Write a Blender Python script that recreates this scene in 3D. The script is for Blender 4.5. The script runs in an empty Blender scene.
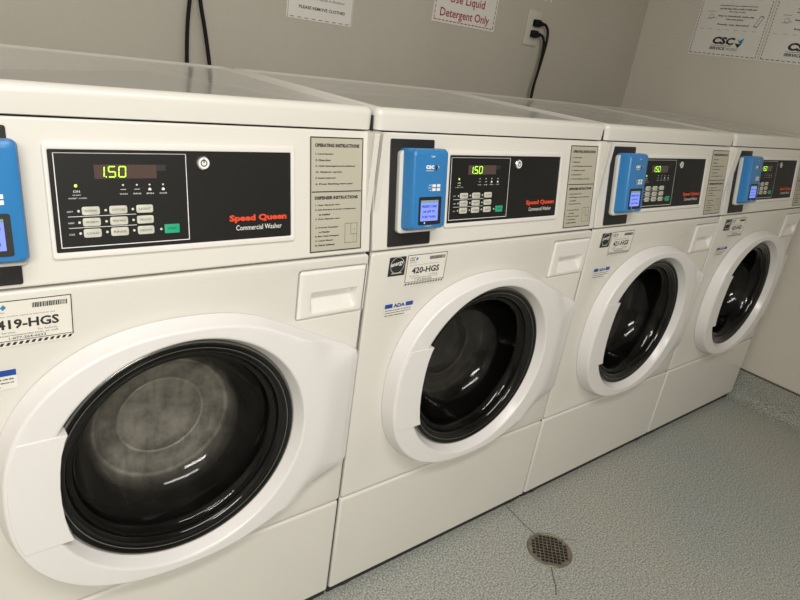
import bpy, bmesh, math, random
from mathutils import Matrix, Vector
random.seed(4)
C = bpy.context.scene.collection
PI = math.pi
P = 0.69            # pitch of the washers
H0 = 0.852          # seam under the control housing
ANG = math.atan2(.0344, .2141)
SA, CA = math.sin(ANG), math.cos(ANG)

# ------------------------------------------------------------------ materials
def mat(name, col, rough=.5, metal=0., spec=.5, emit=None, estr=0., noise=0., nscale=40., bump=0., bscale=200., coat=0.):
    m = bpy.data.materials.new(name); m.use_nodes = True
    nt = m.node_tree; b = nt.nodes['Principled BSDF']
    b.inputs['Base Color'].default_value = (*col, 1)
    b.inputs['Roughness'].default_value = rough
    b.inputs['Metallic'].default_value = metal
    b.inputs['Specular IOR Level'].default_value = spec
    b.inputs['Coat Weight'].default_value = coat
    b.inputs['Coat Roughness'].default_value = .08
    if emit:
        b.inputs['Emission Color'].default_value = (*emit, 1); b.inputs['Emission Strength'].default_value = estr
    tc = nt.nodes.new('ShaderNodeTexCoord')
    if noise:
        n = nt.nodes.new('ShaderNodeTexNoise'); n.inputs['Scale'].default_value = nscale; n.inputs['Detail'].default_value = 4
        r = nt.nodes.new('ShaderNodeMapRange')
        r.inputs['From Min'].default_value = .3; r.inputs['From Max'].default_value = .7
        r.inputs['To Min'].default_value = 1-noise; r.inputs['To Max'].default_value = 1+noise
        mx = nt.nodes.new('ShaderNodeVectorMath'); mx.operation = 'SCALE'
        mx.inputs[0].default_value = col
        nt.links.new(tc.outputs['Object'], n.inputs['Vector']); nt.links.new(n.outputs['Fac'], r.inputs['Value'])
        nt.links.new(r.outputs['Result'], mx.inputs['Scale']); nt.links.new(mx.outputs['Vector'], b.inputs['Base Color'])
    if bump:
        n2 = nt.nodes.new('ShaderNodeTexNoise'); n2.inputs['Scale'].default_value = bscale; n2.inputs['Detail'].default_value = 3
        bp = nt.nodes.new('ShaderNodeBump'); bp.inputs['Strength'].default_value = bump; bp.inputs['Distance'].default_value = .002
        nt.links.new(tc.outputs['Object'], n2.inputs['Vector']); nt.links.new(n2.outputs['Fac'], bp.inputs['Height'])
        nt.links.new(bp.outputs['Normal'], b.inputs['Normal'])
    return m

M = {}
M['enamel']   = mat('white_enamel', (.69, .672, .625), .25, noise=.012, nscale=6, bump=.04, bscale=350)
M['plastic']  = mat('white_plastic', (.74, .722, .69), .33, noise=.01, nscale=9)
M['door']     = mat('door_plastic', (.75, .73, .725), .24, noise=.01, nscale=9)
M['lid_shaded']   = mat('lid_enamel_shaded', (.60, .595, .56), .12, noise=.012, nscale=6)  # white enamel greyed, with the shade of the lid top in its colour
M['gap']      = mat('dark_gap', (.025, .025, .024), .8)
M['black']    = mat('black_fascia', (.011, .011, .011), .5, spec=.3)
M['plate']    = mat('black_plate', (.012, .012, .012), .5)
M['rubber']   = mat('black_gasket', (.004, .004, .004), .10, spec=.4)
M['rimsteel'] = mat('dull_rim', (.30, .30, .29), .22, metal=.9)
M['boot']     = mat('rubber_boot', (.03, .03, .03), .5)
M['blue']     = mat('blue_plastic', (.028, .195, .48), .35, noise=.02, nscale=30)
M['greyback'] = mat('pale_plastic', (.62, .62, .58), .45)
M['screen']   = mat('lcd_blue', (.12, .16, .5), .2, emit=(.22, .30, 1.0), estr=.75)
M['lcdtop']   = mat('lcd_strip', (.12, .2, .2), .2, emit=(.2, .33, .36), estr=.5)
M['lcdtext']  = mat('lcd_text', (.02, .03, .25), .3)
M['white']    = mat('white_print', (.80, .80, .78), .5)
M['paper']    = mat('paper', (.66, .645, .61), .6, noise=.015, nscale=15)
M['ink']      = mat('black_ink', (.02, .02, .02), .6)
M['greyink']  = mat('grey_ink', (.16, .16, .16), .6)
M['redink']   = mat('red_ink', (.30, .012, .03), .6)
M['orange']   = mat('orange_red_print', (.75, .065, .02), .5)
M['blueink']  = mat('blue_ink', (.01, .06, .32), .5)
M['teal']     = mat('teal_ink', (.02, .22, .38), .5)
M['tan']      = mat('tan_label', (.45, .425, .345), .5)
M['sticker']  = mat('cream_sticker', (.74, .72, .66), .4)
M['key']      = mat('button_grey', (.55, .55, .48), .4, noise=.12, nscale=70)
M['green']    = mat('green_button', (.02, .36, .19), .4)
M['disp']     = mat('display_window', (.085, .055, .05), .12)
M['digit']    = mat('green_digits', (.3, .9, .05), .4, emit=(.45, 1.0, .04), estr=1.7)
M['led']      = mat('green_led', (.4, 1, .1), .4, emit=(.5, 1.0, .1), estr=1.2)
M['dot']      = mat('pale_led', (.62, .64, .52), .4)
M['chrome']   = mat('chrome', (.75, .75, .74), .15, metal=1)
M['steel']    = mat('drum_steel', (.22, .22, .215), .32, metal=.9)
M['wallplate']= mat('wall_plate', (.50, .485, .43), .4)
M['cord']     = mat('black_cord', (.004, .004, .004), .6, spec=.2)
M['bronze']   = mat('bronze_grate', (.27, .24, .185), .42, metal=.7, noise=.3, nscale=60)
M['pit']      = mat('drain_pit', (.012, .011, .01), .9)
M['seam']     = mat('seam_dark', (.10, .09, .075), .8)

def wall_mat(name, col):
    m = mat(name, col, .75, spec=.25, noise=.03, nscale=3, bump=.5, bscale=110)
    return m
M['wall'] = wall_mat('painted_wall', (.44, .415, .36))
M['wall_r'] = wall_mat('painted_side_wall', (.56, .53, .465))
M['ceil'] = mat('ceiling_paint', (.55, .54, .51), .8)
M['fixture'] = mat('fixture_frame', (.8, .8, .8), .4)

def floor_mat(name, k=1.0):
    m = bpy.data.materials.new(name); m.use_nodes = True; nt = m.node_tree; b = nt.nodes['Principled BSDF']
    N = nt.nodes.new; L = nt.links.new
    tc = N('ShaderNodeTexCoord')
    big = N('ShaderNodeTexNoise'); big.inputs['Scale'].default_value = 1.6; big.inputs['Detail'].default_value = 3
    L(tc.outputs['Object'], big.inputs['Vector'])
    r1 = N('ShaderNodeValToRGB'); r1.color_ramp.elements[0].position = .35; r1.color_ramp.elements[1].position = .65
    r1.color_ramp.elements[0].color = (.325*k, .350*k, .330*k, 1); r1.color_ramp.elements[1].color = (.365*k, .365*k, .325*k, 1)
    L(big.outputs['Fac'], r1.inputs['Fac'])
    sp = N('ShaderNodeTexNoise'); sp.inputs['Scale'].default_value = 210; sp.inputs['Detail'].default_value = 2; sp.inputs['Roughness'].default_value = .7
    L(tc.outputs['Object'], sp.inputs['Vector'])
    r2 = N('ShaderNodeMapRange'); r2.inputs['From Min'].default_value = .32; r2.inputs['From Max'].default_value = .68
    r2.inputs['To Min'].default_value = .40; r2.inputs['To Max'].default_value = 1.58
    L(sp.outputs['Fac'], r2.inputs['Value'])
    vo = N('ShaderNodeTexVoronoi'); vo.inputs['Scale'].default_value = 230
    L(tc.outputs['Object'], vo.inputs['Vector'])
    r3 = N('ShaderNodeMapRange'); r3.inputs['From Min'].default_value = .05; r3.inputs['From Max'].default_value = .35
    r3.inputs['To Min'].default_value = 1.5; r3.inputs['To Max'].default_value = .95
    L(vo.outputs['Distance'], r3.inputs['Value'])
    mu = N('ShaderNodeMath'); mu.operation = 'MULTIPLY'; L(r2.outputs['Result'], mu.inputs[0]); L(r3.outputs['Result'], mu.inputs[1])
    sc = N('ShaderNodeVectorMath'); sc.operation = 'SCALE'; L(r1.outputs['Color'], sc.inputs[0]); L(mu.outputs['Value'], sc.inputs['Scale'])
    L(sc.outputs['Vector'], b.inputs['Base Color'])
    b.inputs['Roughness'].default_value = .42; b.inputs['Specular IOR Level'].default_value = .35
    bp = N('ShaderNodeBump'); bp.inputs['Strength'].default_value = .04; bp.inputs['Distance'].default_value = .001
    L(sp.outputs['Fac'], bp.inputs['Height']); L(bp.outputs['Normal'], b.inputs['Normal'])
    return m
M['floor'] = floor_mat('speckled_vinyl')
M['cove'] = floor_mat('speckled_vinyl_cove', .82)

def glass_mat(name, fog):
    m = bpy.data.materials.new(name); m.use_nodes = True; nt = m.node_tree; nt.nodes.clear()
    N = nt.nodes.new; L = nt.links.new
    out = N('ShaderNodeOutputMaterial'); tr = N('ShaderNodeBsdfTransparent'); tr.inputs['Color'].default_value = (.30, .30, .295, 1)
    gl = N('ShaderNodeBsdfGlossy'); gl.inputs['Roughness'].default_value = .08; gl.inputs['Color'].default_value = (.6, .6, .6, 1)
    fr = N('ShaderNodeFresnel'); fr.inputs['IOR'].default_value = 1.5
    mx = N('ShaderNodeMixShader'); L(fr.outputs['Fac'], mx.inputs['Fac']); L(tr.outputs[0], mx.inputs[1]); L(gl.outputs[0], mx.inputs[2])
    tc = N('ShaderNodeTexCoord')
    df = N('ShaderNodeBsdfDiffuse'); df.inputs['Color'].default_value = (.27, .255, .22, 1)
    # distance from the bowl axis (door centre), in object space
    mp = N('ShaderNodeVectorMath'); mp.operation = 'SUBTRACT'; mp.inputs[1].default_value = (CX-.345, 0, CZ)
    L(tc.outputs['Object'], mp.inputs[0])
    ms = N('ShaderNodeVectorMath'); ms.operation = 'MULTIPLY'; ms.inputs[1].default_value = (1, 0, 1); L(mp.outputs[0], ms.inputs[0])
    ln = N('ShaderNodeVectorMath'); ln.operation = 'LENGTH'; L(ms.outputs[0], ln.inputs[0])
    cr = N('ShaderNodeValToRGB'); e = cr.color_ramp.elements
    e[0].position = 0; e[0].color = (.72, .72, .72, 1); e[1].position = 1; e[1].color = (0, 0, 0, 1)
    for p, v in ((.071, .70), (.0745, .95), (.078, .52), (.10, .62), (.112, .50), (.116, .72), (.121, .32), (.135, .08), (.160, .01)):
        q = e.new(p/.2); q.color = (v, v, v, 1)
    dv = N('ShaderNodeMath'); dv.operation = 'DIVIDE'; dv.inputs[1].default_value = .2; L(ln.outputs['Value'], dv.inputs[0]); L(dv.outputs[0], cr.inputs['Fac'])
    no = N('ShaderNodeTexNoise'); no.inputs['Scale'].default_value = 14; no.inputs['Detail'].default_value = 6; no.inputs['Roughness'].default_value = .65
    L(tc.outputs['Object'], no.inputs['Vector'])
    mr = N('ShaderNodeMapRange'); mr.inputs['From Min'].default_value = .3; mr.inputs['From Max'].default_value = .7; mr.inputs['To Min'].default_value = .35; mr.inputs['To Max'].default_value = 1.3
    L(no.outputs['Fac'], mr.inputs['Value'])
    # streaks of trickled water
    st = N('ShaderNodeVectorMath'); st.operation = 'MULTIPLY'; st.inputs[1].default_value = (70, 70, 14); L(tc.outputs['Object'], st.inputs[0])
    n2 = N('ShaderNodeTexNoise'); n2.inputs['Scale'].default_value = 1; n2.inputs['Detail'].default_value = 3; L(st.outputs[0], n2.inputs['Vector'])
    mr2 = N('ShaderNodeMapRange'); mr2.inputs['From Min'].default_value = .36; mr2.inputs['From Max'].default_value = .46; mr2.inputs['To Min'].default_value = .85; mr2.inputs['To Max'].default_value = 1
    L(n2.outputs['Fac'], mr2.inputs['Value'])
    a = N('ShaderNodeMath'); a.operation = 'MULTIPLY'; L(cr.outputs['Color'], a.inputs[0]); L(mr.outputs[0], a.inputs[1])
    c = N('ShaderNodeMath'); c.operation = 'MULTIPLY'; L(a.outputs[0], c.inputs[0]); L(mr2.outputs[0], c.inputs[1])
    d = N('ShaderNodeMath'); d.operation = 'MULTIPLY'; d.inputs[1].default_value = fog; L(c.outputs[0], d.inputs[0])
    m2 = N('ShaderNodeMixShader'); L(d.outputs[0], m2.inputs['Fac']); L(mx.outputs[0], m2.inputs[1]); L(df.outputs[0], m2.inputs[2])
    L(m2.outputs[0], out.inputs['Surface'])
    return m
CX, CZ = .345, .540     # door centre in washer coordinates
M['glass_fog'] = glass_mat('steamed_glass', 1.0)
M['glass'] = glass_mat('dark_glass', .20)

# ------------------------------------------------------------------ mesh builder
def fr_world(u, v, w): return (u, v, w)
def fr_front(u, v, w): return (u, -w, v)                                  # u across, v up, w out of the washer front
def fr_panel(u, v, w): return (u, v*SA - w*CA, H0 + v*CA + w*SA)          # tilted control housing
def fr_back(u, v, w): return (u, .912 - w, v)                             # back wall
def fr_right(u, v, w): return (2.09 - w, -u, v)                           # right wall, u runs towards the viewer
_tc = {}
def text_mesh(s, bold=0.):
    key = (s, bold)
    if key in _tc: return _tc[key]
    cu = bpy.data.curves.new('t', 'FONT'); cu.body = s; cu.size = 1; cu.offset = bold; cu.resolution_u = 2
    o = bpy.data.objects.new('t', cu); C.objects.link(o)
    dg = bpy.context.evaluated_depsgraph_get(); me = bpy.data.meshes.new_from_object(o.evaluated_get(dg))
    vs = [v.co[:2] for v in me.vertices]; fs = [tuple(p.vertices) for p in me.polygons]
    bpy.data.objects.remove(o); bpy.data.curves.remove(cu); bpy.data.meshes.remove(me)
    _tc[key] = (vs, fs); return _tc[key]
def curve_plate(splines, depth, bevel=0.):
    """filled flat plate with holes -> verts (u,v,w) with w in 0..depth"""
    cu = bpy.data.curves.new('t', 'CURVE'); cu.dimensions = '2D'; cu.fill_mode = 'BOTH'
    cu.extrude = max(depth/2 - bevel, 0); cu.bevel_depth = bevel; cu.bevel_resolution = 2; cu.offset = -bevel
    for pts in splines:
        sp = cu.splines.new('POLY'); sp.points.add(len(pts)-1); sp.use_cyclic_u = True
        for q, (a, b) in zip(sp.points, pts): q.co = (a, b, 0, 1)
    o = bpy.data.objects.new('t', cu); C.objects.link(o)
    dg = bpy.context.evaluated_depsgraph_get(); me = bpy.data.meshes.new_from_object(o.evaluated_get(dg))
    vs = [(v.co.x, v.co.y, v.co.z + depth/2) for v in me.vertices]; fs = [tuple(p.vertices) for p in me.polygons]
    bpy.data.objects.remove(o); bpy.data.curves.remove(cu); bpy.data.meshes.remove(me)
    return vs, fs
def circle(cx, cy, r, n=96, a0=0, a1=2*PI): return [(cx+r*math.cos(a0+(a1-a0)*i/n), cy+r*math.sin(a0+(a1-a0)*i/n)) for i in range(n)]
def rrect(x0, x1, y0, y1, r, n=5):
    pts = []
    for cx, cy, a in ((x1-r, y0+r, -PI/2), (x1-r, y1-r, 0), (x0+r, y1-r, PI/2), (x0+r, y0+r, PI)):
        for i in range(n+1):
            t = a + PI/2*i/n; pts.append((cx+r*math.cos(t), cy+r*math.sin(t)))
    return pts

class MB:
    def __init__(s, fr=fr_world): s.v = []; s.f = []; s.m = []; s.mats = []; s.fr = fr
    def mi(s, k):
        if k not in s.mats: s.mats.append(k)
        return s.mats.index(k)
    def add(s, vs, fs, k):
        b = len(s.v); s.v += [s.fr(*p) for p in vs]; i = s.mi(k)
        for f in fs: s.f.append(tuple(b+j for j in f)); s.m.append(i)
        return s
    def box(s, x0, x1, y0, y1, z0, z1, k):
        vs = [(x, y, z) for x in (x0, x1) for y in (y0, y1) for z in (z0, z1)]
        return s.add(vs, [(0,1,3,2), (4,6,7,5), (0,4,5,1), (2,3,7,6), (0,2,6,4), (1,5,7,3)], k)
    def quad(s, u0, u1, v0, v1, w, k): return s.add([(u0,v0,w), (u1,v0,w), (u1,v1,w), (u0,v1,w)], [(0,1,2,3)], k)
    def frame(s, u0, u1, v0, v1, w, t, k):
        s.quad(u0, u1, v0, v0+t, w, k); s.quad(u0, u1, v1-t, v1, w, k); s.quad(u0, u0+t, v0+t, v1-t, w, k); return s.quad(u1-t, u1, v0+t, v1-t, w, k)
    def dash(s, u0, v0, u1, v1, w, t, k, n, fill=.6):
        du, dv = (u1-u0)/n, (v1-v0)/n
        for i in range(n):
            a, b = u0+du*i, v0+dv*i; c, d = a+du*fill, b+dv*fill
            L = math.hypot(c-a, d-b); nx, ny = -(d-b)/L*t/2, (c-a)/L*t/2
            s.add([(a+nx,b+ny,w), (a-nx,b-ny,w), (c-nx,d-ny,w), (c+nx,d+ny,w)], [(0,1,2,3)], k)
        return s
    def line(s, u0, v0, u1, v1, w, t, k): return s.dash(u0, v0, u1, v1, w, t, k, 1, 1.)
    def poly(s, pts, w0, w1, k):
        n = len(pts); vs = [(a,b,w0) for a, b in pts] + [(a,b,w1) for a, b in pts]
        fs = [tuple(range(n)), tuple(range(n, 2*n))[::-1]] + [(i, (i+1)%n, n+(i+1)%n, n+i) for i in range(n)]
        return s.add(vs, fs, k)
    def flat(s, pts, w, k): return s.add([(a,b,w) for a, b in pts], [tuple(range(len(pts)))], k)
    def plate(s, splines, w0, w1, k, bevel=0.):
        vs, fs = curve_plate(splines, w1-w0, bevel); return s.add([(a,b,c+w0) for a, b, c in vs], fs, k)
    def text(s, t, u0, u1, v0, v1, w, k, bold=0., slant=0., rot=0.):
        vs, fs = text_mesh(t, bold)
        if not vs: return s
        xs = [a for a, _ in vs]; ys = [b for _, b in vs]; x0, x1, y0, y1 = min(xs), max(xs), min(ys), max(ys)
        sx, sy = (u1-u0)/(x1-x0), (v1-v0)/(y1-y0); out = []
        for a, b in vs:
            p, q = (a-x0)*sx, (b-y0)*sy
            out.append((u0+p+slant*q, v0+q+rot*p, w))
        return s.add(out, fs, k)
    def lathe(s, prof, cx, cy, k, n=96):
        vs = []; fs = []; m = len(prof)
        for i in range(n):
            c, d = math.cos(2*PI*i/n), math.sin(2*PI*i/n)
            vs += [(cx+r*c, cy+r*d, w) for r, w in prof]
        for i in range(n):
            for j in range(m-1): fs.append((i*m+j, ((i+1)%n)*m+j, ((i+1)%n)*m+j+1, i*m+j+1))
        return s.add(vs, fs, k)
    def tube(s, pts, r, k, n=10):
        pts = [Vector(p) for p in pts]; vs = []; fs = []
        up = Vector((0, 1, 0)); prev = None
        for i, p in enumerate(pts):
            t = (pts[min(i+1, len(pts)-1)] - pts[max(i-1, 0)]).normalized()
            a = t.cross(up if abs(t.dot(up)) < .95 else Vector((1, 0, 0))).normalized() if prev is None else (prev - t*prev.dot(t)).normalized()
            prev = a; b = t.cross(a)
            for j in range(n):
                q = p + a*r*math.cos(2*PI*j/n) + b*r*math.sin(2*PI*j/n); vs.append(tuple(q))
        for i in range(len(pts)-1):
            for j in range(n): fs.append((i*n+j, i*n+(j+1)%n, (i+1)*n+(j+1)%n, (i+1)*n+j))
        fs.append(tuple(range(n))[::-1]); fs.append(tuple(range((len(pts)-1)*n, len(pts)*n)))
        return s.add(vs, fs, k)
    def build(s, name, parent=None, off=(0,0,0), bevel=0., seg=3, smooth=35, merge=True):
        me = bpy.data.meshes.new(name)
        me.from_pydata([(a-off[0], b-off[1], c-off[2]) for a, b, c in s.v], [], s.f)
        for k in s.mats: me.materials.append(M[k])
        me.polygons.foreach_set('material_index', s.m)
        bm = bmesh.new(); bm.from_mesh(me)
        if merge: bmesh.ops.remove_doubles(bm, verts=bm.verts, dist=1e-6)
        bmesh.ops.recalc_face_normals(bm, faces=bm.faces); bm.to_mesh(me); bm.free()
        if smooth:
            me.polygons.foreach_set('use_smooth', [True]*len(me.polygons)); me.set_sharp_from_angle(angle=math.radians(smooth))
        me.update()
        o = bpy.data.objects.new(name, me); C.objects.link(o)
        if parent: o.parent = parent
        if bevel:
            b = o.modifiers.new('bevel', 'BEVEL'); b.width = bevel; b.segments = seg; b.limit_method = 'ANGLE'; b.angle_limit = math.radians(40); b.harden_normals = False
        return o
def tag(o, label=None, cat=None, group=None, kind=None):
    if label: o['label'] = label
    if cat: o['category'] = cat
    if group: o['group'] = group
    if kind: o['kind'] = kind
    return o
def spline(pts, n=10):
    pts = [Vector(p) for p in pts]; out = []
    q = [2*pts[0]-pts[1]] + pts + [2*pts[-1]-pts[-2]]
    for i in range(1, len(q)-2):
        for k in range(n):
            t = k/n; a, b, c, d = q[i-1], q[i], q[i+1], q[i+2]
            out.append(.5*((2*b)+(c-a)*t+(2*a-5*b+4*c-d)*t*t+(3*b-a-3*c+d)*t**3))
    out.append(pts[-1]); return [tuple(p) for p in out]

# ------------------------------------------------------------------ the room
XR, YB, XL, YF, ZC = 2.09, .912, -2.3, -2.6, 2.45
b = MB(); b.box(XL, XR, YF, YB, -.05, 0, 'floor'); fl = b.build('floor', smooth=0); tag(fl, 'speckled grey green vinyl floor in front of the washers', 'floor', kind='structure')
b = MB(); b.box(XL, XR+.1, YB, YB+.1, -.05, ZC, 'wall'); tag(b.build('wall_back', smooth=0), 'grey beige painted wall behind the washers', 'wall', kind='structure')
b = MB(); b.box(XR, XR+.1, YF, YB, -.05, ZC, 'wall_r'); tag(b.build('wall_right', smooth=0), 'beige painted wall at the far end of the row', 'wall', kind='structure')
b = MB(); b.box(XL-.1, XL, YF, YB+.1, -.05, ZC, 'wall'); tag(b.build('wall_left', smooth=0), 'painted wall at the near end of the room', 'wall', kind='structure')
b = MB(); b.box(XL-.1, XR+.1, YF-.1, YF, -.05, ZC, 'wall'); tag(b.build('wall_front', smooth=0), 'painted wall facing the washers', 'wall', kind='structure')
b = MB(); b.box(XL-.1, XR+.1, YF-.1, YB+.1, ZC, ZC+.08, 'ceil'); tag(b.build('ceiling', smooth=0), 'white ceiling over the laundry room', 'ceiling', kind='structure')
# coved vinyl skirting on the right wall
prof = [(0, .132), (.004, .132), (.0045, .12), (.005, .045)] + [(.005+.04*(1-math.cos(t)), .005+.04*(1-math.sin(t))) for t in [PI/2*i/8 for i in range(9)]][0:] + [(.05, .001), (0, .001)]
b = MB(); n = len(prof)
vs = [(XR-a, y, z) for y in (YF, YB-.001) for a, z in prof]
b.add(vs, [(i, (i+1) % n, n+(i+1) % n, n+i) for i in range(n)], 'cove')
b.box(XR-.007, XR, YF, YB-.001, .130, .136, 'seam')
tag(b.build('baseboard_right', smooth=40), 'coved grey vinyl skirting along the right wall', 'baseboard', kind='structure')

# floor drain and the cracks running from it
DX, DY, DR = .601, -.179, .062
holes = [circle(0, 0, .058, 64)]
g = []
pitch = .0125
for i in range(-6, 7):
    for j in range(-6, 7):
        a, c = (i-j)*pitch*.62, (i+j)*pitch*.62
        if math.hypot(a, c) < .0495: g.append([(a+.0064, c), (a, c+.0064), (a-.0064, c), (a, c-.0064)])
dr = bpy.data.objects.new('floor_drain', None); dr.location = (DX, DY, 0); C.objects.link(dr)
tag(dr, 'round bronze floor drain grate set in the speckled vinyl floor', 'drain')
b = MB(); b.lathe([(.054, .002), (.0565, .0045), (.0605, .0045), (.0625, .0005)], 0, 0, 'bronze', 64); b.build('rim', dr, smooth=40)
b = MB(); b.plate([circle(0, 0, .0555, 64)] + g, .0015, .0035, 'bronze'); b.build('grate', dr, smooth=0)
b = MB(); b.flat(circle(0, 0, .0555, 48), .0008, 'pit'); b.build('drain_pit', dr, smooth=0)
b = MB()
for pts, t in (([(.628, .03), (.622, -.021), (.615, -.07), (.612, -.118)], .0028), ([(.556, -.222), (.535, -.245), (.517, -.268), (.494, -.288)], .0032), ([(.665, -.17), (.690, -.185), (.700, -.20)], .0009), ([(.650, -.145), (.668, -.150)], .0008)):
    for (a, c), (d, e) in zip(pts, pts[1:]): b.line(a, c, d, e, .0006, t, 'seam')
cr = b.build('seam', fl, smooth=0)

# ------------------------------------------------------------------ one washer
OFF = (.345, .32, 0)
EA, EB, EN = .268, .240, 2.3
def R0(t):
    """the oval rim of the door, as a radius about the window centre"""
    c, s = abs(math.cos(t)), abs(math.sin(t)); return ((c/EA)**EN + (s/EB)**EN)**(-1/EN)
def _outline():
    rr = .012; x, zt_, zb_ = .684-CX, .662-CZ, .400-CZ
    pts = [(R0(2*PI*i/360)*math.cos(2*PI*i/360), R0(2*PI*i/360)*math.sin(2*PI*i/360)) for i in range(360)]
    pts += [(x-rr*1.3, zt_+rr*.42), (x-rr*.4, zt_-rr*.1), (x, zt_-rr), (x, zb_+rr), (x-rr*.4, zb_+rr*.1), (x-rr*1.3, zb_-rr*.42)]
    pts.sort()
    def half(ps):
        h = []
        for p in ps:
            while len(h) > 1 and (h[-1][0]-h[-2][0])*(p[1]-h[-2][1]) - (h[-1][1]-h[-2][1])*(p[0]-h[-2][0]) <= 0: h.pop()
            h.append(p)
        return h
    return half(pts)[:-1] + half(pts[::-1])[:-1]
OUT = _outline()
TIPS = [p for p in OUT if p[0] > .30]
def Rb(t):
    """outline of the door seen from the front: the oval with a flared right-hand side"""
    c, s = math.cos(t), math.sin(t); best = R0(t)
    for (a, b), (d, e) in zip(OUT, OUT[1:]+OUT[:1]):
        dx, dy = d-a, e-b; den = c*dy - s*dx
        if abs(den) < 1e-12: continue
        r = (a*dy - b*dx)/den; q = (a*s - b*c)/den
        if -1e-6 <= q <= 1+1e-6 and r > best: best = r
    return best
def sstep(x): x = max(0, min(1, x)); return x*x*(3-2*x)

def label_tag(root, code):
    # service label with the machine number
    b = MB(fr_front); w = .0022
    b.plate([rrect(.088, .193, .7745, .8405, .004)], .0008, .0016, 'sticker')
    w = .0019
    x0, x1, y0, y1 = .0895, .1915, .7765, .8390
    b.line(x0, y1, x1, y1, w, .0013, 'ink'); b.line(x0, y0+.006, x0, y1, w, .0013, 'ink'); b.line(x1, y0+.004, x1, y1, w, .0013, 'ink'); b.line(x0, y0+.0062, x1, y0+.0062, w, .0009, 'ink')
    n = 14
    for i in range(n):
        a = x0+(x1-x0)*i/n; b.add([(a, y0, w), (a+.0040, y0, w), (a+.0066, y0+.0042, w), (a+.0026, y0+.0042, w)], [(0,1,2,3)], 'ink')
    b.text('CSC', .0945, .1075, .8265, .8345, w, 'ink', .02, .1)
    b.add([(.1095, .8305, w), (.1135, .8345, w), (.1165, .8305, w), (.1125, .8265, w)], [(0,1,2,3)], 'teal')
    b.text('SERVICEWORKS', .095, .114, .8225, .8245, w, 'greyink')
    random.seed(3); a = .1455
    while a < .186:
        t = random.choice((.0006, .0010, .0015)); b.quad(a, a+t, .8265, .8335, w, 'ink'); a += t+random.choice((.0005, .0008))
    b.text('For service, machine refund or information visit', .0965, .1715, .8165, .8190, w, 'greyink')
    b.text(code, .1035, .1755, .7995, .8130, w, 'ink', .03)
    b.text('For Service:', .100, .124, .7935, .7965, w, 'greyink'); b.text('For Refunds:', .150, .173, .7935, .7965, w, 'greyink')
    b.text('cscserviceworks.com or call', .1035, .173, .7895, .7920, w, 'ink')
    b.text('1-877-264-6622', .116, .159, .7845, .7880, w, 'ink', .01)
    return b

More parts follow.
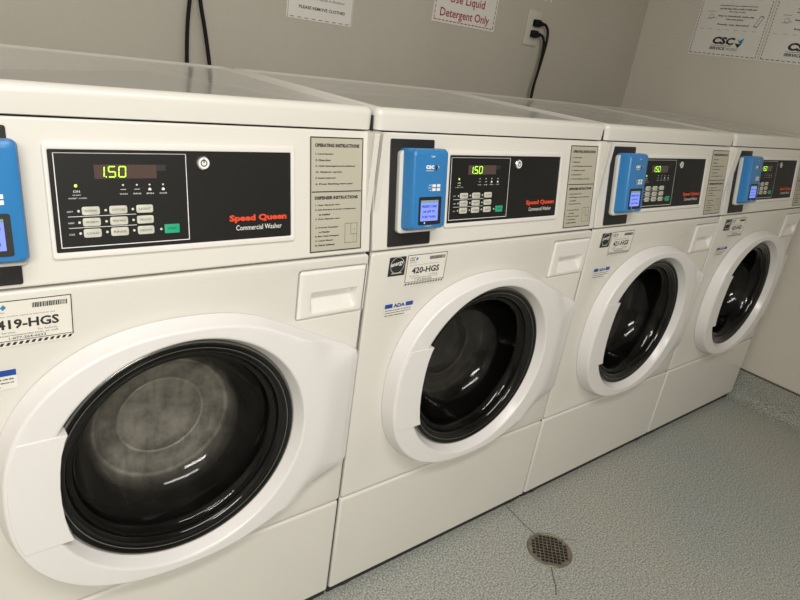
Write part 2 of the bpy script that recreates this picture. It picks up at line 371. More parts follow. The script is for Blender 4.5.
def make_washer():
    root = bpy.data.objects.new('washing_machine', None); root.location = (-P+OFF[0], OFF[1], 0); C.objects.link(root)
    X0, X1 = .0022, .6868
    K = dict(off=OFF)
    # --- cabinet shell
    b = MB(); bk = .640
    b.box(X0+.001, X0+.012, .012, bk, .022, 1.064, 'enamel'); b.box(X1-.012, X1-.001, .012, bk, .022, 1.064, 'enamel')
    b.box(X0+.012, X1-.012, bk-.01, bk, .022, 1.064, 'enamel'); b.box(X0+.012, X1-.012, .012, bk-.01, .022, .034, 'enamel')
    b.build('cabinet', root, **K)
    b = MB()
    b.box(X0+.013, X1-.013, .019, .026, .035, .30, 'gap'); b.build('lower_seam_shade', root, **K, smooth=0)  # dark box added behind the kick panel and its seam, standing in for shade
    b = MB(); b.box(X0+.013, X1-.013, .019, .026, .842, .862, 'gap'); b.build('upper_seam_shade', root, **K, smooth=0)  # near-black strip put behind the housing seam so the gap looks shaded
    b = MB(); b.box(X0+.013, X1-.013, .052, .060, 1.045, 1.0645, 'gap'); b.build('top_crossbar', root, **K, smooth=0)
    for fx in (.06, .63):
        for fy in (.07, .58):
            b = MB(); b.lathe([(0, 0), (.020, 0), (.022, .004), (.016, .009), (.008, .010), (.008, .0225), (0, .0225)], fx, fy, 'gap', 20); b.build('foot', root, **K)
    # --- lower kick panel
    b = MB(fr_front); b.box(X0, X1, .0235, .2845, -.016, 0, 'enamel'); b.build('kick_panel', root, **K, bevel=.006, seg=4)
    b = MB(fr_front); b.box(.004, .686, .003, .0245, -.018, -.010, 'gap')  # dark strip stands in for shadow under the kick panel; clips are real
    for cx in (.052, .64): b.box(cx-.011, cx+.011, .014, .0245, -.012, -.001, 'gap')
    b.build('base_shade_and_clips', root, **K, smooth=0)
    b = MB(); pr = [(.0045, .03), (.0045, .852), (.0390, 1.066), (.0420, 1.090), (.060, 1.090), (.056, 1.066), (.022, .852), (.022, .03)]  # dark filler that stands in for the shade between neighbouring washers
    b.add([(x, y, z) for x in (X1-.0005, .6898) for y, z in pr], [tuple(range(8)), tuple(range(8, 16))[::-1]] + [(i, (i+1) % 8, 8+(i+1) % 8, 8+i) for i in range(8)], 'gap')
    b.build('gap_shade_strip', root, **K, smooth=0)
    # --- main front panel with openings for the door and the drawer
    b = MB(fr_front)
    b.plate([rrect(X0, X1, .2885, .8500, .007), circle(CX, CZ, .204, 96), rrect(.5425, .6825, .739, .8315, .006)], -.016, 0, 'enamel', .0035)
    b.build('front_panel', root, **K, smooth=50)
    # --- detergent drawer with a scooped grip
    b = MB(fr_front); nu, nv = 56, 44; u0, u1, v0, v1 = .5440, .6810, .7405, .8300
    vs = []
    for j in range(nv+1):
        for i in range(nu+1):
            u = u0+(u1-u0)*i/nu; v = v0+(v1-v0)*j/nv
            m_ = sstep((u-.5675)/.006)*sstep((.6645-u)/.006)
            lo, hi = .7505, .7905
            ramp = sstep((hi-v)/.003)*(max(0, min(1, (v-lo)/(hi-lo)))**.75)
            e = min(u-u0, u1-u, v-v0, v1-v); ed = -.004*(1-sstep(e/.0035))
            vs.append((u, v, .0045+ed-.020*m_*ramp))
    fs = [(j*(nu+1)+i, j*(nu+1)+i+1, (j+1)*(nu+1)+i+1, (j+1)*(nu+1)+i) for j in range(nv) for i in range(nu)]
    b.add(vs, fs, 'plastic'); b.box(u0, u1, v0, v1, -.03, -.024, 'gap')
    for s_ in (b,): s_.box(u0, u0+.002, v0, v1, -.03, .0005, 'plastic'), s_.box(u1-.002, u1, v0, v1, -.03, .0005, 'plastic'), s_.box(u0, u1, v0, v0+.002, -.03, .0005, 'plastic'), s_.box(u0, u1, v1-.002, v1, -.03, .0005, 'plastic')
    b.build('detergent_drawer', root, **K, smooth=50, merge=False)
    # --- tilted control housing
    b = MB(fr_panel)
    b.box(X0, X1, .0025, .2145, -.014, 0, 'enamel'); b.build('control_housing', root, **K, bevel=.003, seg=3)
    # --- lid
    b = MB(); zt = 1.1045; z0 = 1.0655; yf = .0350; yb = .646; r = .014
    # rounded rectangle shells stacked: skirt, rounding, rim, shallow recess
    def ring(inset, z, rad): return [(x, y, z) for x, y in rrect(X0+inset, X1-inset, yf+inset*1.0, yb-inset, max(rad, .003), 6)]
    rings = [ring(.002, z0, .014), ring(0, z0+.0012, .016), ring(0, zt-.013, .016)]
    for k in range(1, 7):
        a = PI/2*k/6; rings.append(ring(.013*(1-math.cos(a)), zt-.013*(1-math.sin(a)), .016-.011*k/6))
    rings += [ring(.0165, zt-.0008, .006), ring(.0290, zt-.0050, .008)]
    n = len(rings[0]); vs = [p for q in rings for p in q]
    fs = [(k*n+i, k*n+(i+1) % n, (k+1)*n+(i+1) % n, (k+1)*n+i) for k in range(len(rings)-1) for i in range(n)]
    fs.append(tuple(range(n)))
    b.add(vs, fs, 'enamel'); top = rings[-1]; b.add(top, [tuple(range(n))], 'lid_shaded')
    for i in range(len(b.f)):
        if False: pass
        if (len(rings)-3)*n <= i < (len(rings)-1)*n and all(b.v[q_][1] < .12 for q_ in b.f[i]): b.m[i] = b.mi('lid_shaded')  # front rim takes the same shaded grey
    b.build('lid', root, **K, smooth=50)
    # --- control panel: frame, black fascia and everything on it
    b = MB(fr_panel); b.plate([rrect(.1745, .5305, .0355, .1865, .005), rrect(.1800, .5235, .0440, .1765, .002)], 0, .0042, 'plastic', .0014)
    b.flat(rrect(.1792, .5243, .0432, .1773, .002), .0012, 'black')
    w = .0015
    b.frame(.1860, .3560, .0495, .1725, w, .0011, 'white')
    b.line(.197, .0905, .2825, .0905, w, .0007, 'white'); b.line(.197, .0755, .2825, .0755, w, .0007, 'white')
    cp = b.build('control_panel', root, **K, smooth=50)
    b = MB(fr_panel); b.quad(.233, .3135, .139, .1575, .0017, 'disp'); b.quad(.3135, .3265, .149, .1575, .0016, 'ink')
    # seven segment digits 1.50
    def seg(u, v, wd, ht, on, sl=.06):
        t = .0013; h = ht/2
        S = dict(a=(0, ht, wd, ht), g=(0, h, wd, h), d=(0, 0, wd, 0), f=(0, h, 0, ht), e=(0, 0, 0, h), b=(wd, h, wd, ht), c=(wd, 0, wd, h))
        for k in on:
            x0, y0, x1, y1 = S[k]; sx = .0004 if x0 == x1 else 0
            gx, gy = (.0005, 0) if y0 == y1 else (0, .0005)
            b.line(u+x0+y0*sl+gx, v+y0+gy, u+x1+y1*sl-gx, v+y1-gy, .0021, t, 'digit')
    seg(.2385, .1415, .0065, .0135, 'bc'); seg(.2505, .1415, .0085, .0135, 'afgcd'); seg(.2635, .1415, .0085, .0135, 'abcdef')
    b.quad(.2468, .2482, .1409, .1423, .0021, 'digit')
    b.build('display', cp, **K, smooth=0)
    b = MB(fr_panel)
    for i, u in enumerate((.268, .286, .303, .3215)):
        b.text(('WASH', 'RINSE', 'SPIN', 'DOOR')[i], u-.005, u+.005, .1175, .1195, w, 'white')
        b.line(u-.0035, .1245, u+.0035, .1245, w, .0006, 'white') if i < 2 else b.flat([(u-.002, .1225), (u+.002, .1225), (u+.002, .1250), (u, .1265), (u-.002, .1250)], w, 'white')
    b.text('INSERT COINS', .200, .222, .1135, .1150, w, 'white'); b.text('START', .205, .215, .1175, .1190, w, 'white'); b.text('ON', .206, .214, .1215, .1245, w, 'white')
    for v, s_ in ((.097, 'HOT'), (.082, 'WARM'), (.067, 'COLD')): b.text(s_, .1965, .2035, v-.001, v+.0012, w, 'white')
    b.build('lettering', cp, **K, smooth=0)
    for u, v, rd_ in [(u, .1305, .0013) for u in (.268, .286, .303, .3215)] + [(u, v, .0017) for u in (.2102, .2435, .2785) for v in (.0975, .0825, .068)] + [(.3155, .0675, .0017)]:
        b = MB(fr_panel); b.flat(circle(u, v, rd_, 12), w, 'dot'); b.build('indicator_light', cp, **K, smooth=0)
    b = MB(fr_panel); b.flat(circle(.2095, .1305, .0019, 12), w+.0002, 'led'); b.build('indicator_light', cp, **K, smooth=0)
    names = ('NORMAL', 'COTTONS', 'LIGHT', 'WARM', 'PERM PRESS', 'DELICATE', 'COLD', 'RINSE', 'HEAVY')
    q = 0
    for v0, v1 in ((.0920, .1030), (.0770, .0880), (.0620, .0735)):
        for u0, u1 in ((.2140, .2360), (.2480, .2710), (.2830, .3055)):
            b = MB(fr_panel); b.plate([rrect(u0, u1, v0, v1, .0025, 3)], .0012, .0026, 'key', .0004)
            b.text(names[q], u0+.0035, u1-.003, v0+.0042, v0+.0070, .0029, 'ink'); q += 1
            b.build('button', cp, **K, smooth=50)
    b = MB(fr_panel); b.plate([rrect(.3200, .3415, .0610, .0740, .001, 2)], .0012, .0026, 'green', .0004); b.text('START', .3245, .337, .0665, .0695, .0029, 'plate'); tag(b.build('button', cp, **K, smooth=50), 'green start button')
    b = MB(fr_panel); b.lathe([(.0098, .0012), (.0098, .004), (.0086, .0052), (0, .0052)], .3805, .1600, 'chrome', 32)
    b.flat(circle(.3805, .1600, .0082, 28), .0054, 'white'); b.lathe([(.0050, .0057), (.0035, .0057)], .3805, .1600, 'ink', 24); b.quad(.3797, .3813, .1600, .1665, .0059, 'ink')
    b.build('lock', cp, **K, smooth=40)
    b = MB(fr_panel); b.text('Speed Queen', .4185, .5160, .0695, .0820, w, 'orange', .045); b.text('Commercial Washer', .4290, .5070, .0580, .0660, w, 'white', .002); b.build('brand_lettering', cp, **K, smooth=0)
    # --- operating instructions label
    b = MB(fr_panel); b.plate([rrect(.5600, .6655, .0110, .2030, .002)], .0004, .0012, 'tan')
    w = .0015; b.frame(.5602, .6653, .0112, .2028, w, .0019, 'ink'); b.line(.563, .1135, .662, .1135, w, .0018, 'ink')
    b.text('OPERATING INSTRUCTIONS', .5690, .6570, .1862, .1922, w, 'ink', .05)
    L1 = (('1. Load laundry', .035), ('2. Close door', .030), ('3. Add detergent and softener', .080), ('4. Select cycle', .052), ('5. Insert payment', .040), ('6. Press flashing start pad', .074))
    for i, (t_, wd) in enumerate(L1): v = .1735-.0098*i; b.text(t_, .5700, .5700+wd, v, v+.0034, w, 'ink', .045)
    b.text('DISPENSER INSTRUCTIONS', .5690, .6560, .1005, .1062, w, 'ink', .05)
    for i, (t_, u, wd) in enumerate((('1. Open dispenser door', .570, .050), ('2. Add detergent to proper compartment', .570, .082), ('as needed', .577, .022), ('3. Close dispenser door', .570, .050))): v = .0895-.0078*i; b.text(t_, u, u+wd, v, v+.0032, w, 'ink', .045)
    for i, (t_, u, wd) in enumerate((('A. Prewash Detergent', .570, .046), ('or Powder', .577, .022), ('B. Main Wash Detergent', .570, .048), ('C. Liquid Bleach', .570, .036), ('D. Fabric Softener', .570, .040))): v = .0515-.0075*i; b.text(t_, u, u+wd, v, v+.0032, w, 'ink', .045)
    b.frame(.630, .656, .0235, .0580, w, .0006, 'ink'); b.line(.6425, .0385, .6425, .0580, w, .0006, 'ink'); b.line(.6425, .0385, .656, .0385, w, .0006, 'ink'); b.line(.648, .0235, .648, .0385, w, .0004, 'greyink')
    b.text('A', .635, .6365, .045, .047, w, 'ink'); b.text('B', .649, .651, .046, .048, w, 'ink')
    b.build('instruction_label', root, **K, smooth=0)
    # --- card reader on its black plate
    b = MB(fr_panel); b.plate([rrect(.0350, .1385, .0080, .2040, .003)], 0, .0030, 'plate', .0006); b.build('mounting_plate', root, **K, smooth=50)
    b = MB(fr_panel)
    def rr(x0, x1, y0, y1, w, r=.008): return [(a, c, w) for a, c in rrect(x0, x1, y0, y1, r, 5)]
    R_ = [rr(.0560, .1460, .0400, .1885, .0032), rr(.0562, .1460, .0400, .1890, .0180), rr(.0590, .1450, .0425, .1885, .0320), rr(.0605, .1420, .0445, .1860, .0378), rr(.0630, .1360, .0470, .1800, .0405, .005)]
    n = len(R_[0]); vs = [p for q_ in R_ for p in q_]
    fs = [(k*n+i, k*n+(i+1) % n, (k+1)*n+(i+1) % n, (k+1)*n+i) for k in range(len(R_)-1) for i in range(n)] + [tuple(range(4*n, 5*n)), tuple(range(n))]
    b.add(vs, fs, 'blue'); rd = b.build('card_reader', root, **K, smooth=28)
    b = MB(fr_panel); b.plate([rrect(.0490, .1460, .0340, .1840, .008)], .0032, .0132, 'greyback', .0015); b.build('backing_plate', rd, **K, smooth=50)
    b = MB(fr_panel); w = .0412
    b.plate([rrect(.0740, .1280, .0520, .1030, .003)], .0402, .0414, 'plate'); b.quad(.0780, .1205, .0590, .0925, .0417, 'screen'); b.quad(.0780, .1205, .0925, .0970, .0417, 'lcdtop')
    for i, (t_, a, c) in enumerate((('PRESENT CARD', .081, .117), ('OR APP TO', .084, .113), ('START WASH', .082, .115))): b.text(t_, a, c, .0835-.0095*i, .0880-.0095*i, .0419, 'lcdtext', .03)
    b.build('screen', rd, **K, smooth=0)
    b = MB(fr_panel)
    b.text('csc', .0865, .1060, .1530, .1600, w, 'white', .04); b.line(.0865, .1500, .105, .1500, w, .0008, 'white')
    b.add([(.1090, .1560, w), (.1125, .1605, w), (.1150, .1560, w), (.1115, .1495, w)], [(0,1,2,3)], 'ink'); b.line(.1160, .1590, .1175, .1545, w, .0012, 'white')
    b.text('TAP', .0975, .1075, .1735, .1765, w, 'white', .02)
    b.plate([rrect(.0935, .1035, .1130, .1260, .0005, 1)], .0405, .041, 'blue')
    for i in range(3):
        b.text(('APP', 'PAY', 'CARD')[i], .0950, .1030, .1225-.0045*i, .1250-.0045*i, w, 'white')
    b.flat(circle(.0885, .0555, .0016, 10), .0418, 'white'); b.text('HELP', .0925, .107, .0485, .0505, w, 'white')
    b.build('lettering', rd, **K, smooth=0)
    for a in (.1040, .1150):
        for v in (.1135, .1205): b = MB(fr_panel); b.quad(a, a+.0085, v, v+.0052, w, 'white'); b.build('icon', rd, **K, smooth=0)
    # --- door ring
    prof_in = [(.2020, .006), (.2030, .0120), (.2034, .0130), (.2126, .0305), (.2136, .0322), (.2150, .0333), (.2170, .0338), (.2190, .0338)]
    N_ = 256; b = MB(fr_front); vs = []
    # align a few angular samples with the corners of the outline
    angs = sorted([2*PI*i/N_ - PI for i in range(N_)] + [math.atan2(y, x) for x, y in TIPS])
    tot = None
    for t in angs:
        rb = Rb(t); r_o = R0(t); f = sstep((rb-r_o)/.05); c, s_ = math.cos(t), math.sin(t)
        edge = .0285*(1-f) + .0100*f
        pr = list(prof_in)
        r0, y0 = .2190, .0338
        rr_ = rb-.0120
        # circular part: short roll off to the side wall; flared part: long smooth slope
        for k in range(1, 9):
            q = k/8; r = r0+(rr_-r0)*q
            circ = y0
            z_ = max(0, (r-r_o+.004)/max(rb-r_o+.004, .02)); flare = y0 - .0205*(z_*.75+.25*sstep(z_))
            pr.append((r, circ*(1-f)+flare*f))
        et = y0*(1-f) + (.0140)*f
        pr += [(rb-.0105, (y0-.0001)*(1-f)+.0148*f), (rb-.0090, (y0-.0007)*(1-f)+.0146*f), (rb-.0077, (y0-.0022)*(1-f)+.0142*f), (rb-.0068, (y0-.0046)*(1-f)+.0136*f), (rb-.0020+.0006*f, .0060*(1-f)+.0085*f), (rb-.0004, .0022), (rb, .0008)]
        tot = len(pr); vs += [(CX+r*c, CZ+r*s_, w_) for r, w_ in pr]
    n = len(angs); fs = [(i*tot+j, ((i+1) % n)*tot+j, ((i+1) % n)*tot+j+1, i*tot+j+1) for i in range(n) for j in range(tot-1)]
    b.add(vs, fs, 'door'); door = b.build('door', root, **K, smooth=42)
    # grip filling the left of the opening
    def onc(d, z): return CX - (EA-d)*(1-(abs(z-CZ)/(EB-d))**EN)**(1/EN)
    zb_, zt_ = .449, .641
    outer = [(onc(.0125, zb_+(zt_-zb_)*i/16), zb_+(zt_-zb_)*i/16) for i in range(17)]
    inner = [(.1700, zt_-.001), (.1655, .628), (.1600, .606), (.1570, .580), (.1555, .552), (.1560, .524), (.1585, .496), (.1630, .470), (.1690, zb_+.001)]
    b = MB(fr_front); b.poly(outer + inner, .010, .0350, 'door'); b.build('handle', door, **K, bevel=.0010, seg=3, smooth=50)
    # black rim of the window with its rings
    pr = [(.2028, .004), (.2024, .0125), (.1990, .0140), (.1960, .0135), (.1945, .0110), (.1925, .0110), (.1910, .0130), (.1890, .0130), (.1875, .0105), (.1850, .0100), (.1830, .0115), (.1810, .0110), (.1770, .0070), (.1745, .0020), (.1730, -.004)]
    b = MB(fr_front); b.lathe(pr, CX, CZ, 'rubber', 128); b.lathe([(.2022, .0131), (.2012, .0144), (.2000, .0147), (.1988, .0142)], CX, CZ, 'rimsteel', 128); b.lathe([(.1902, .0134), (.1896, .0136), (.1890, .0134)], CX, CZ, 'rimsteel', 128); b.build('window_rim', door, **K, smooth=60)
    # glass bowl bulging into the drum
    pr = [(.1740, .000), (.1690, -.001), (.1640, -.006), (.1590, -.018), (.1540, -.036), (.1480, -.056), (.1390, -.074), (.1260, -.088), (.1080, -.098), (.0880, -.103), (.0760, -.1045), (.0740, -.1065), (.0720, -.1050), (.050, -.1050), (.025, -.1050), (0, -.1050)]
    b = MB(fr_front); b.lathe(pr, CX, CZ, 'glass', 128); gls = b.build('window_glass', door, **K, smooth=60)
    # drum and rubber boot behind the door
    b = MB(fr_front); b.lathe([(.206, -.012), (.212, -.025), (.190, -.04), (.205, -.06), (.200, -.12)], CX, CZ, 'boot', 64)
    b.lathe([(.200, -.120), (.255, -.130), (.262, -.145), (.262, -.44), (.250, -.455), (.10, -.470), (0, -.470)], CX, CZ, 'steel', 64)
    for k in range(3):
        a = 2*PI*k/3+.5; ca, sa = math.cos(a), math.sin(a)
        def pp(r, tt, w_): return (CX+r*ca-tt*sa, CZ+r*sa+tt*ca, w_)
        b.add([pp(.262, -.03, -.15), pp(.262, .03, -.15), pp(.205, 0, -.16), pp(.262, -.03, -.44), pp(.262, .03, -.44), pp(.205, 0, -.43)], [(0,1,2), (3,5,4), (0,2,5,3), (1,4,5,2), (0,3,4,1)], 'steel')
    b.build('drum', root, **K, smooth=45)
    # --- small stickers on the front
    b = MB(fr_front); b.quad(.0450, .0855, .8000, .8385, .0010, 'ink'); w = .0014
    b.lathe([(.0165, w), (.0158, w)], .0652, .8215, 'white', 32)
    b.text('energy', .0500, .0790, .8160, .8250, w, 'white', .02, rot=.18); b.text('QUALIFIED', .0530, .0780, .8040, .8070, w, 'white', .01)
    b.build('emblem_sticker', root, **K, smooth=0)
    b = MB(fr_front); b.quad(.0480, .1210, .7120, .7420, .0010, 'sticker')
    b.quad(.0490, .0680, .7320, .7410, w, 'blueink'); b.quad(.1010, .1200, .7320, .7410, w, 'blueink')
    b.text('ADA', .0700, .0990, .7320, .7405, w, 'blueink', .05)
    for i, (t_, wd) in enumerate((('This machine is accessible. For help with this', .066), ('machine please call the number shown on', .066), ('the service label above', .050))): b.text(t_, .0505, .0505+wd, .7255-.0052*i, .7283-.0052*i, w, 'ink', .045)
    b.build('notice_sticker', root, **K, smooth=0)
    lt = label_tag(root, '419-HGS').build('service_label', root, **K, smooth=0)
    return root, lt, gls

root, lt, gls = make_washer()
def copy_tree(o, parent=None):
    c = o.copy(); C.objects.link(c)
    if parent: c.parent = parent
    for ch in list(o.children): copy_tree(ch, c)
    return c
labels = ['white front load washer nearest the viewer, numbered 419-HGS, with steamed up door glass',
          'white front load washer numbered 420-HGS, second from the left with clear dark door glass',
          'white front load washer third in the row, just beyond the one numbered 420-HGS',
          'white front load washer at the far end of the row, against the right wall']
codes = ['419-HGS', '420-HGS', '421-HGS', '422-HGS']
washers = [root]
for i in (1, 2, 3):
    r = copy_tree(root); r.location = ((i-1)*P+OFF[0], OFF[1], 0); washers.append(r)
for i, r in enumerate(washers):
    tag(r, labels[i], 'washing machine', 'front load washers in a row')
    if i:
        old = [c for c in r.children if c.name.startswith('service_label')][0]
        nm = label_tag(r, codes[i]).build('service_label', r, off=OFF, smooth=0)
        old.data = nm.data; bpy.data.objects.remove(nm)
foggy = gls.data.copy(); foggy.materials.clear(); foggy.materials.append(M['glass_fog']); gls.data = foggy

# ------------------------------------------------------------------ things on the back wall
def outlet(x, z, label):
    o = bpy.data.objects.new('wall_outlet', None); o.location = (x, YB, z); C.objects.link(o); tag(o, label, 'outlet')
    K = dict(off=(x, YB, z)); b = MB(fr_back)
    b.plate([rrect(x-.037, x+.037, z-.062, z+.062, .004)], 0, .006, 'wallplate', .0015); b.build('cover_plate', o, **K, smooth=50)
    for dz in (.0195, -.0195):
        b = MB(fr_back); b.plate([rrect(x-.0165, x+.0165, z+dz-.014, z+dz+.014, .008)], .005, .0075, 'wallplate', .0006)
        b.quad(x-.0075, x-.0055, z+dz-.003, z+dz+.006, .0077, 'ink'); b.quad(x+.0055, x+.0075, z+dz-.003, z+dz+.006, .0077, 'ink'); b.build('socket', o, **K, smooth=50)
    return o
outlet(1.348, 1.343, 'beige duplex wall outlet with two black plugs, on the back wall')
def power_cord(px, pz, pts, label, group, plug=True):
    o = bpy.data.objects.new('power_cord', None); o.location = (px, YB-.008, pz); C.objects.link(o); tag(o, label, 'power cord', group)
    K = dict(off=(px, YB-.008, pz))
    b = MB(); b.box(px-.014, px+.014, YB-.030, YB-.008, pz-.0125, pz+.0125, 'cord'); b.box(px+.012, px+.030, YB-.029, YB-.012, pz-.008, pz+.008, 'cord')
    b.build('plug', o, **K, bevel=.004, seg=2)
    b = MB(); b.tube(spline(pts), .0052, 'cord'); b.build('cable', o, **K)
    return o
power_cord(1.352, 1.3625, [(1.378, .890, 1.3625), (1.397, .888, 1.361), (1.411, .882, 1.340), (1.409, .876, 1.295), (1.399, .875, 1.22), (1.384, .873, 1.13), (1.378, .86, 1.02), (1.42, .84, .80), (1.40, .82, .45)],
           'black power cord plugged into the upper socket of the beige outlet', 'cords at the right outlet')
power_cord(1.348, 1.3235, [(1.374, .888, 1.3235), (1.386, .884, 1.321), (1.393, .876, 1.300), (1.392, .870, 1.26), (1.384, .866, 1.20), (1.371, .864, 1.12), (1.363, .85, 1.02), (1.38, .84, .80), (1.34, .82, .45)],
           'black power cord plugged into the lower socket of the beige outlet', 'cords at the right outlet')
outlet(-.030, 1.420, 'beige wall outlet feeding the two cords behind the nearest washer')
power_cord(-.028, 1.4395, [(-.002, .888, 1.4395), (.010, .884, 1.425), (.008, .88, 1.36), (-.004, .878, 1.28), (-.014, .876, 1.20), (-.017, .874, 1.11), (-.018, .86, 1.0), (-.02, .84, .70), (-.05, .82, .45)],
           'left black cord hanging behind the nearest washer', 'cords behind the nearest washer')
power_cord(-.032, 1.4005, [(-.006, .888, 1.4005), (.004, .870, 1.385), (.007, .868, 1.32), (.015, .872, 1.25), (.030, .870, 1.17), (.042, .866, 1.09), (.050, .85, 1.0), (.08, .84, .70), (.12, .82, .45)],
           'right black cord slanting down behind the nearest washer', 'cords behind the nearest washer')

def sign(name, fr, u0, u1, v0, v1, label, fill, loc, cat='sign', mk='paper', t=.0015):
    b = MB(fr); b.plate([[(u0, v0), (u1, v0), (u1, v1), (u0, v1)]], 0, t, mk); fill(b, t+.0006)
    o = b.build(name, smooth=0, off=loc); o.location = loc; tag(o, label, cat); return o
def s1(b, w):
    u0, u1, v0, v1 = .286, .514, 1.240, 1.520
    b.dash(u0+.012, v0+.005, u1, v0+.005, w, .0022, 'greyink', 9, .55); b.line(u0+.004, v0, u0+.004, v1, w, .0012, 'greyink'); b.line(u1-.003, v0, u1-.003, v1, w, .0010, 'greyink')
    b.text('PLEASE REMOVE CLOTHES', .325, .485, 1.270, 1.2785, w, 'ink', .02)
    b.text('when the cycle is finished', .335, .480, 1.296, 1.305, w, 'greyink', .01)
    b.text('NOTICE', .34, .46, 1.40, 1.44, w, 'ink', .02); b.text('Please be courteous', .33, .47, 1.325, 1.337, w, 'greyink', .01); b.flat(circle(.405, 1.318, .006, 16), w, 'ink')
sign('notice_sign', fr_back, .286, .514, 1.240, 1.520, 'white paper notice with small black print on the back wall above the second washer', s1, (.40, YB, 1.38))
def s2(b, w):
    u0, u1, v0, v1 = .836, 1.141, 1.303, 1.520
    for a, c, d, e, n in ((u0+.008, v0+.008, u1-.008, v0+.008, 16), (u0+.008, v1-.008, u1-.008, v1-.008, 16), (u0+.008, v0+.008, u0+.008, v1-.008, 12), (u1-.008, v0+.008, u1-.008, v1-.008, 12)):
        b.dash(a, c, d, e, w, .0028, 'redink', n, .72)
    b.text('Please', .93, 1.05, 1.422, 1.455, w, 'redink', .012)
    b.text('Use Liquid', .905, 1.075, 1.362, 1.398, w, 'redink', .012)
    b.text('Detergent Only', .868, 1.108, 1.315, 1.351, w, 'redink', .012)
sign('notice_sign', fr_back, .836, 1.141, 1.303, 1.520, 'white sign with red dashed border and red lettering about liquid detergent', s2, (.988, YB, 1.41))
def s3(b, w): b.dash(1.31, 1.451, 1.425, 1.451, w, .0022, 'ink', 7, .6)
sign('notice_sign', fr_back, 1.305, 1.430, 1.447, 1.56, 'small white notice on the back wall just above the beige outlet', s3, (1.367, YB, 1.5))

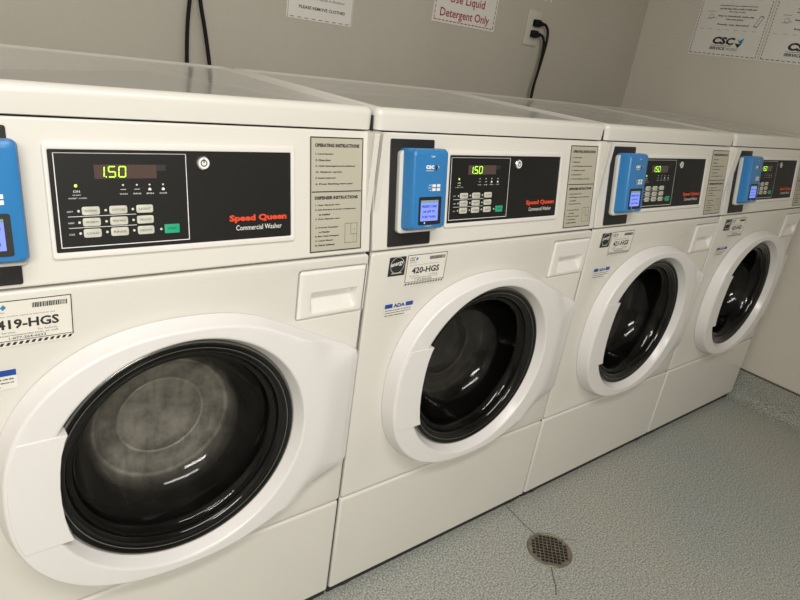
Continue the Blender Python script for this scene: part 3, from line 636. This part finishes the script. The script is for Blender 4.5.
def poster(u0, u1, v0, v1, full):
    def f(b, w):
        for a, c, d, e, n in ((u0+.008, v0+.008, u1-.004, v0+.008, 14), (u0+.008, v0+.008, u0+.008, v1-.008, 34), (u1-.006, v0+.008, u1-.006, v1-.008, 34), (u0+.008, v1-.008, u1-.004, v1-.008, 14)):
            b.dash(a, c, d, e, w, .0024, 'ink', n, .62)
        W = u1-u0; g = lambda q: u0+W*q
        b.text('CSC', g(.31), g(.62), v0+.047, v0+.076, w, 'ink', .05, .22)
        b.add([(g(.66), v0+.074, w), (g(.70), v0+.066, w), (g(.755), v0+.078, w), (g(.735), v0+.050, w), (g(.70), v0+.058, w)], [(0,1,2,3,4)], 'teal')
        b.add([(g(.64), v0+.056, w), (g(.735), v0+.053, w), (g(.70), v0+.038, w)], [(0,1,2)], 'ink')
        b.text('SERVICE', g(.30), g(.52), v0+.026, v0+.037, w, 'ink', .03, .2); b.text('WORKS', g(.54), g(.70), v0+.026, v0+.037, w, 'greyink', .0, .2)
        b.line(g(.31), v0+.042, g(.60), v0+.043, w, .0015, 'ink')
        b.dash(g(.08), v0+.103, g(.95), v0+.103, w, .0012, 'greyink', 7, .45)
        b.text('Ready, set, laundry!', g(.32), g(.76), v0+.118, v0+.126, w, 'ink', .03)
        b.text('Easy to download, wash, pay', g(.30), g(.80), v0+.150, v0+.158, w, 'ink', .03); b.text('from your phone', g(.42), g(.66), v0+.138, v0+.146, w, 'ink', .03)
        b.line(g(.14), v0+.142, g(.27), v0+.148, w, .0015, 'greyink'); b.lathe([(.010, w), (.0085, w)], g(.20), v0+.150, 'greyink', 16)
        b.flat([(g(.82), v0+.120), (g(.87), v0+.118), (g(.93), v0+.160), (g(.88), v0+.162)], w, 'greyink'); b.flat([(g(.832), v0+.124), (g(.864), v0+.122), (g(.918), v0+.156), (g(.885), v0+.158)], w+.0003, 'paper')
        b.line(g(.13), v0+.170, g(.24), v0+.170, w, .0012, 'ink')
        for k, (t_, a, c) in enumerate((('Download the app, create an account', .29, .80), ('and add value with a credit or debit card', .29, .80), ('then tap to pay', .43, .66))): b.text(t_, g(a), g(c), v0+.190-.011*k, v0+.196-.011*k, w, 'ink', .03)
        b.text('Pay with your phone in seconds', g(.33), g(.80), v0+.218, v0+.225, w, 'ink', .03)
        b.add([(g(.74), v0+.236, w), (g(.93), v0+.236, w), (g(.95), v0+.262, w), (g(.76), v0+.262, w)], [(0,1,2,3)], 'ink'); b.add([(g(.76), v0+.242, w+.0003), (g(.92), v0+.242, w+.0003), (g(.925), v0+.249, w+.0003), (g(.765), v0+.249, w+.0003)], [(0,1,2,3)], 'teal')
        b.text('LAUNDRY MADE EASY', g(.12), g(.88), v1-.05, v1-.03, w, 'ink', .02)
    return f
pa = (-.662, -.368); pb = (-.361, -.066)
sign('instruction_sign', fr_right, *pa, 1.352, 1.77, 'white dash-bordered instruction poster on the right wall, the one nearer the corner', poster(*pa, 1.352, 1.77, 1), (XR, .515, 1.56))
sign('instruction_sign', fr_right, *pb, 1.352, 1.77, 'white dash-bordered instruction poster on the right wall, cut by the right edge of the photo', poster(*pb, 1.352, 1.77, 1), (XR, .213, 1.56))

# ------------------------------------------------------------------ light
def area(name, loc, size, sy, power, col, rot=(0, 0, 0)):
    l = bpy.data.lights.new(name, 'AREA'); l.shape = 'RECTANGLE'; l.size = size; l.size_y = sy; l.energy = power; l.color = col
    o = bpy.data.objects.new(name, l); o.location = loc; o.rotation_euler = rot; C.objects.link(o); return o
area('low_front_light', (-1.2, -2.4, 1.95), 1.3, .35, 50, (1, .955, .87), (math.radians(72), 0, 0))  # unseen light placed low in front, so the lid tops catch little
area('ceiling_lamp_far', (-.45, -1.25, 2.40), 1.6, .30, 30, (1, .97, .94), (0, 0, 0))
w = bpy.data.worlds.new('world'); bpy.context.scene.world = w; w.use_nodes = True
w.node_tree.nodes['Background'].inputs[0].default_value = (.5, .5, .5, 1); w.node_tree.nodes['Background'].inputs[1].default_value = .3
try: bpy.context.scene.view_settings.view_transform = 'Standard'
except Exception: pass

# ------------------------------------------------------------------ camera
a, bb, c = 1.1836, -.1386, -.6628
R = Matrix.Rotation(c, 3, 'Z') @ Matrix.Rotation(bb, 3, 'Y') @ Matrix.Rotation(a, 3, 'X')
cam = bpy.data.cameras.new('camera'); co = bpy.data.objects.new('camera', cam); C.objects.link(co)
mw = R.to_4x4(); mw.translation = Vector((-.6629, -.8553, 1.2044)); co.matrix_world = mw
cam.sensor_fit = 'HORIZONTAL'; cam.sensor_width = 36; cam.lens = 619.95*36/800; cam.clip_start = .02
bpy.context.scene.camera = co
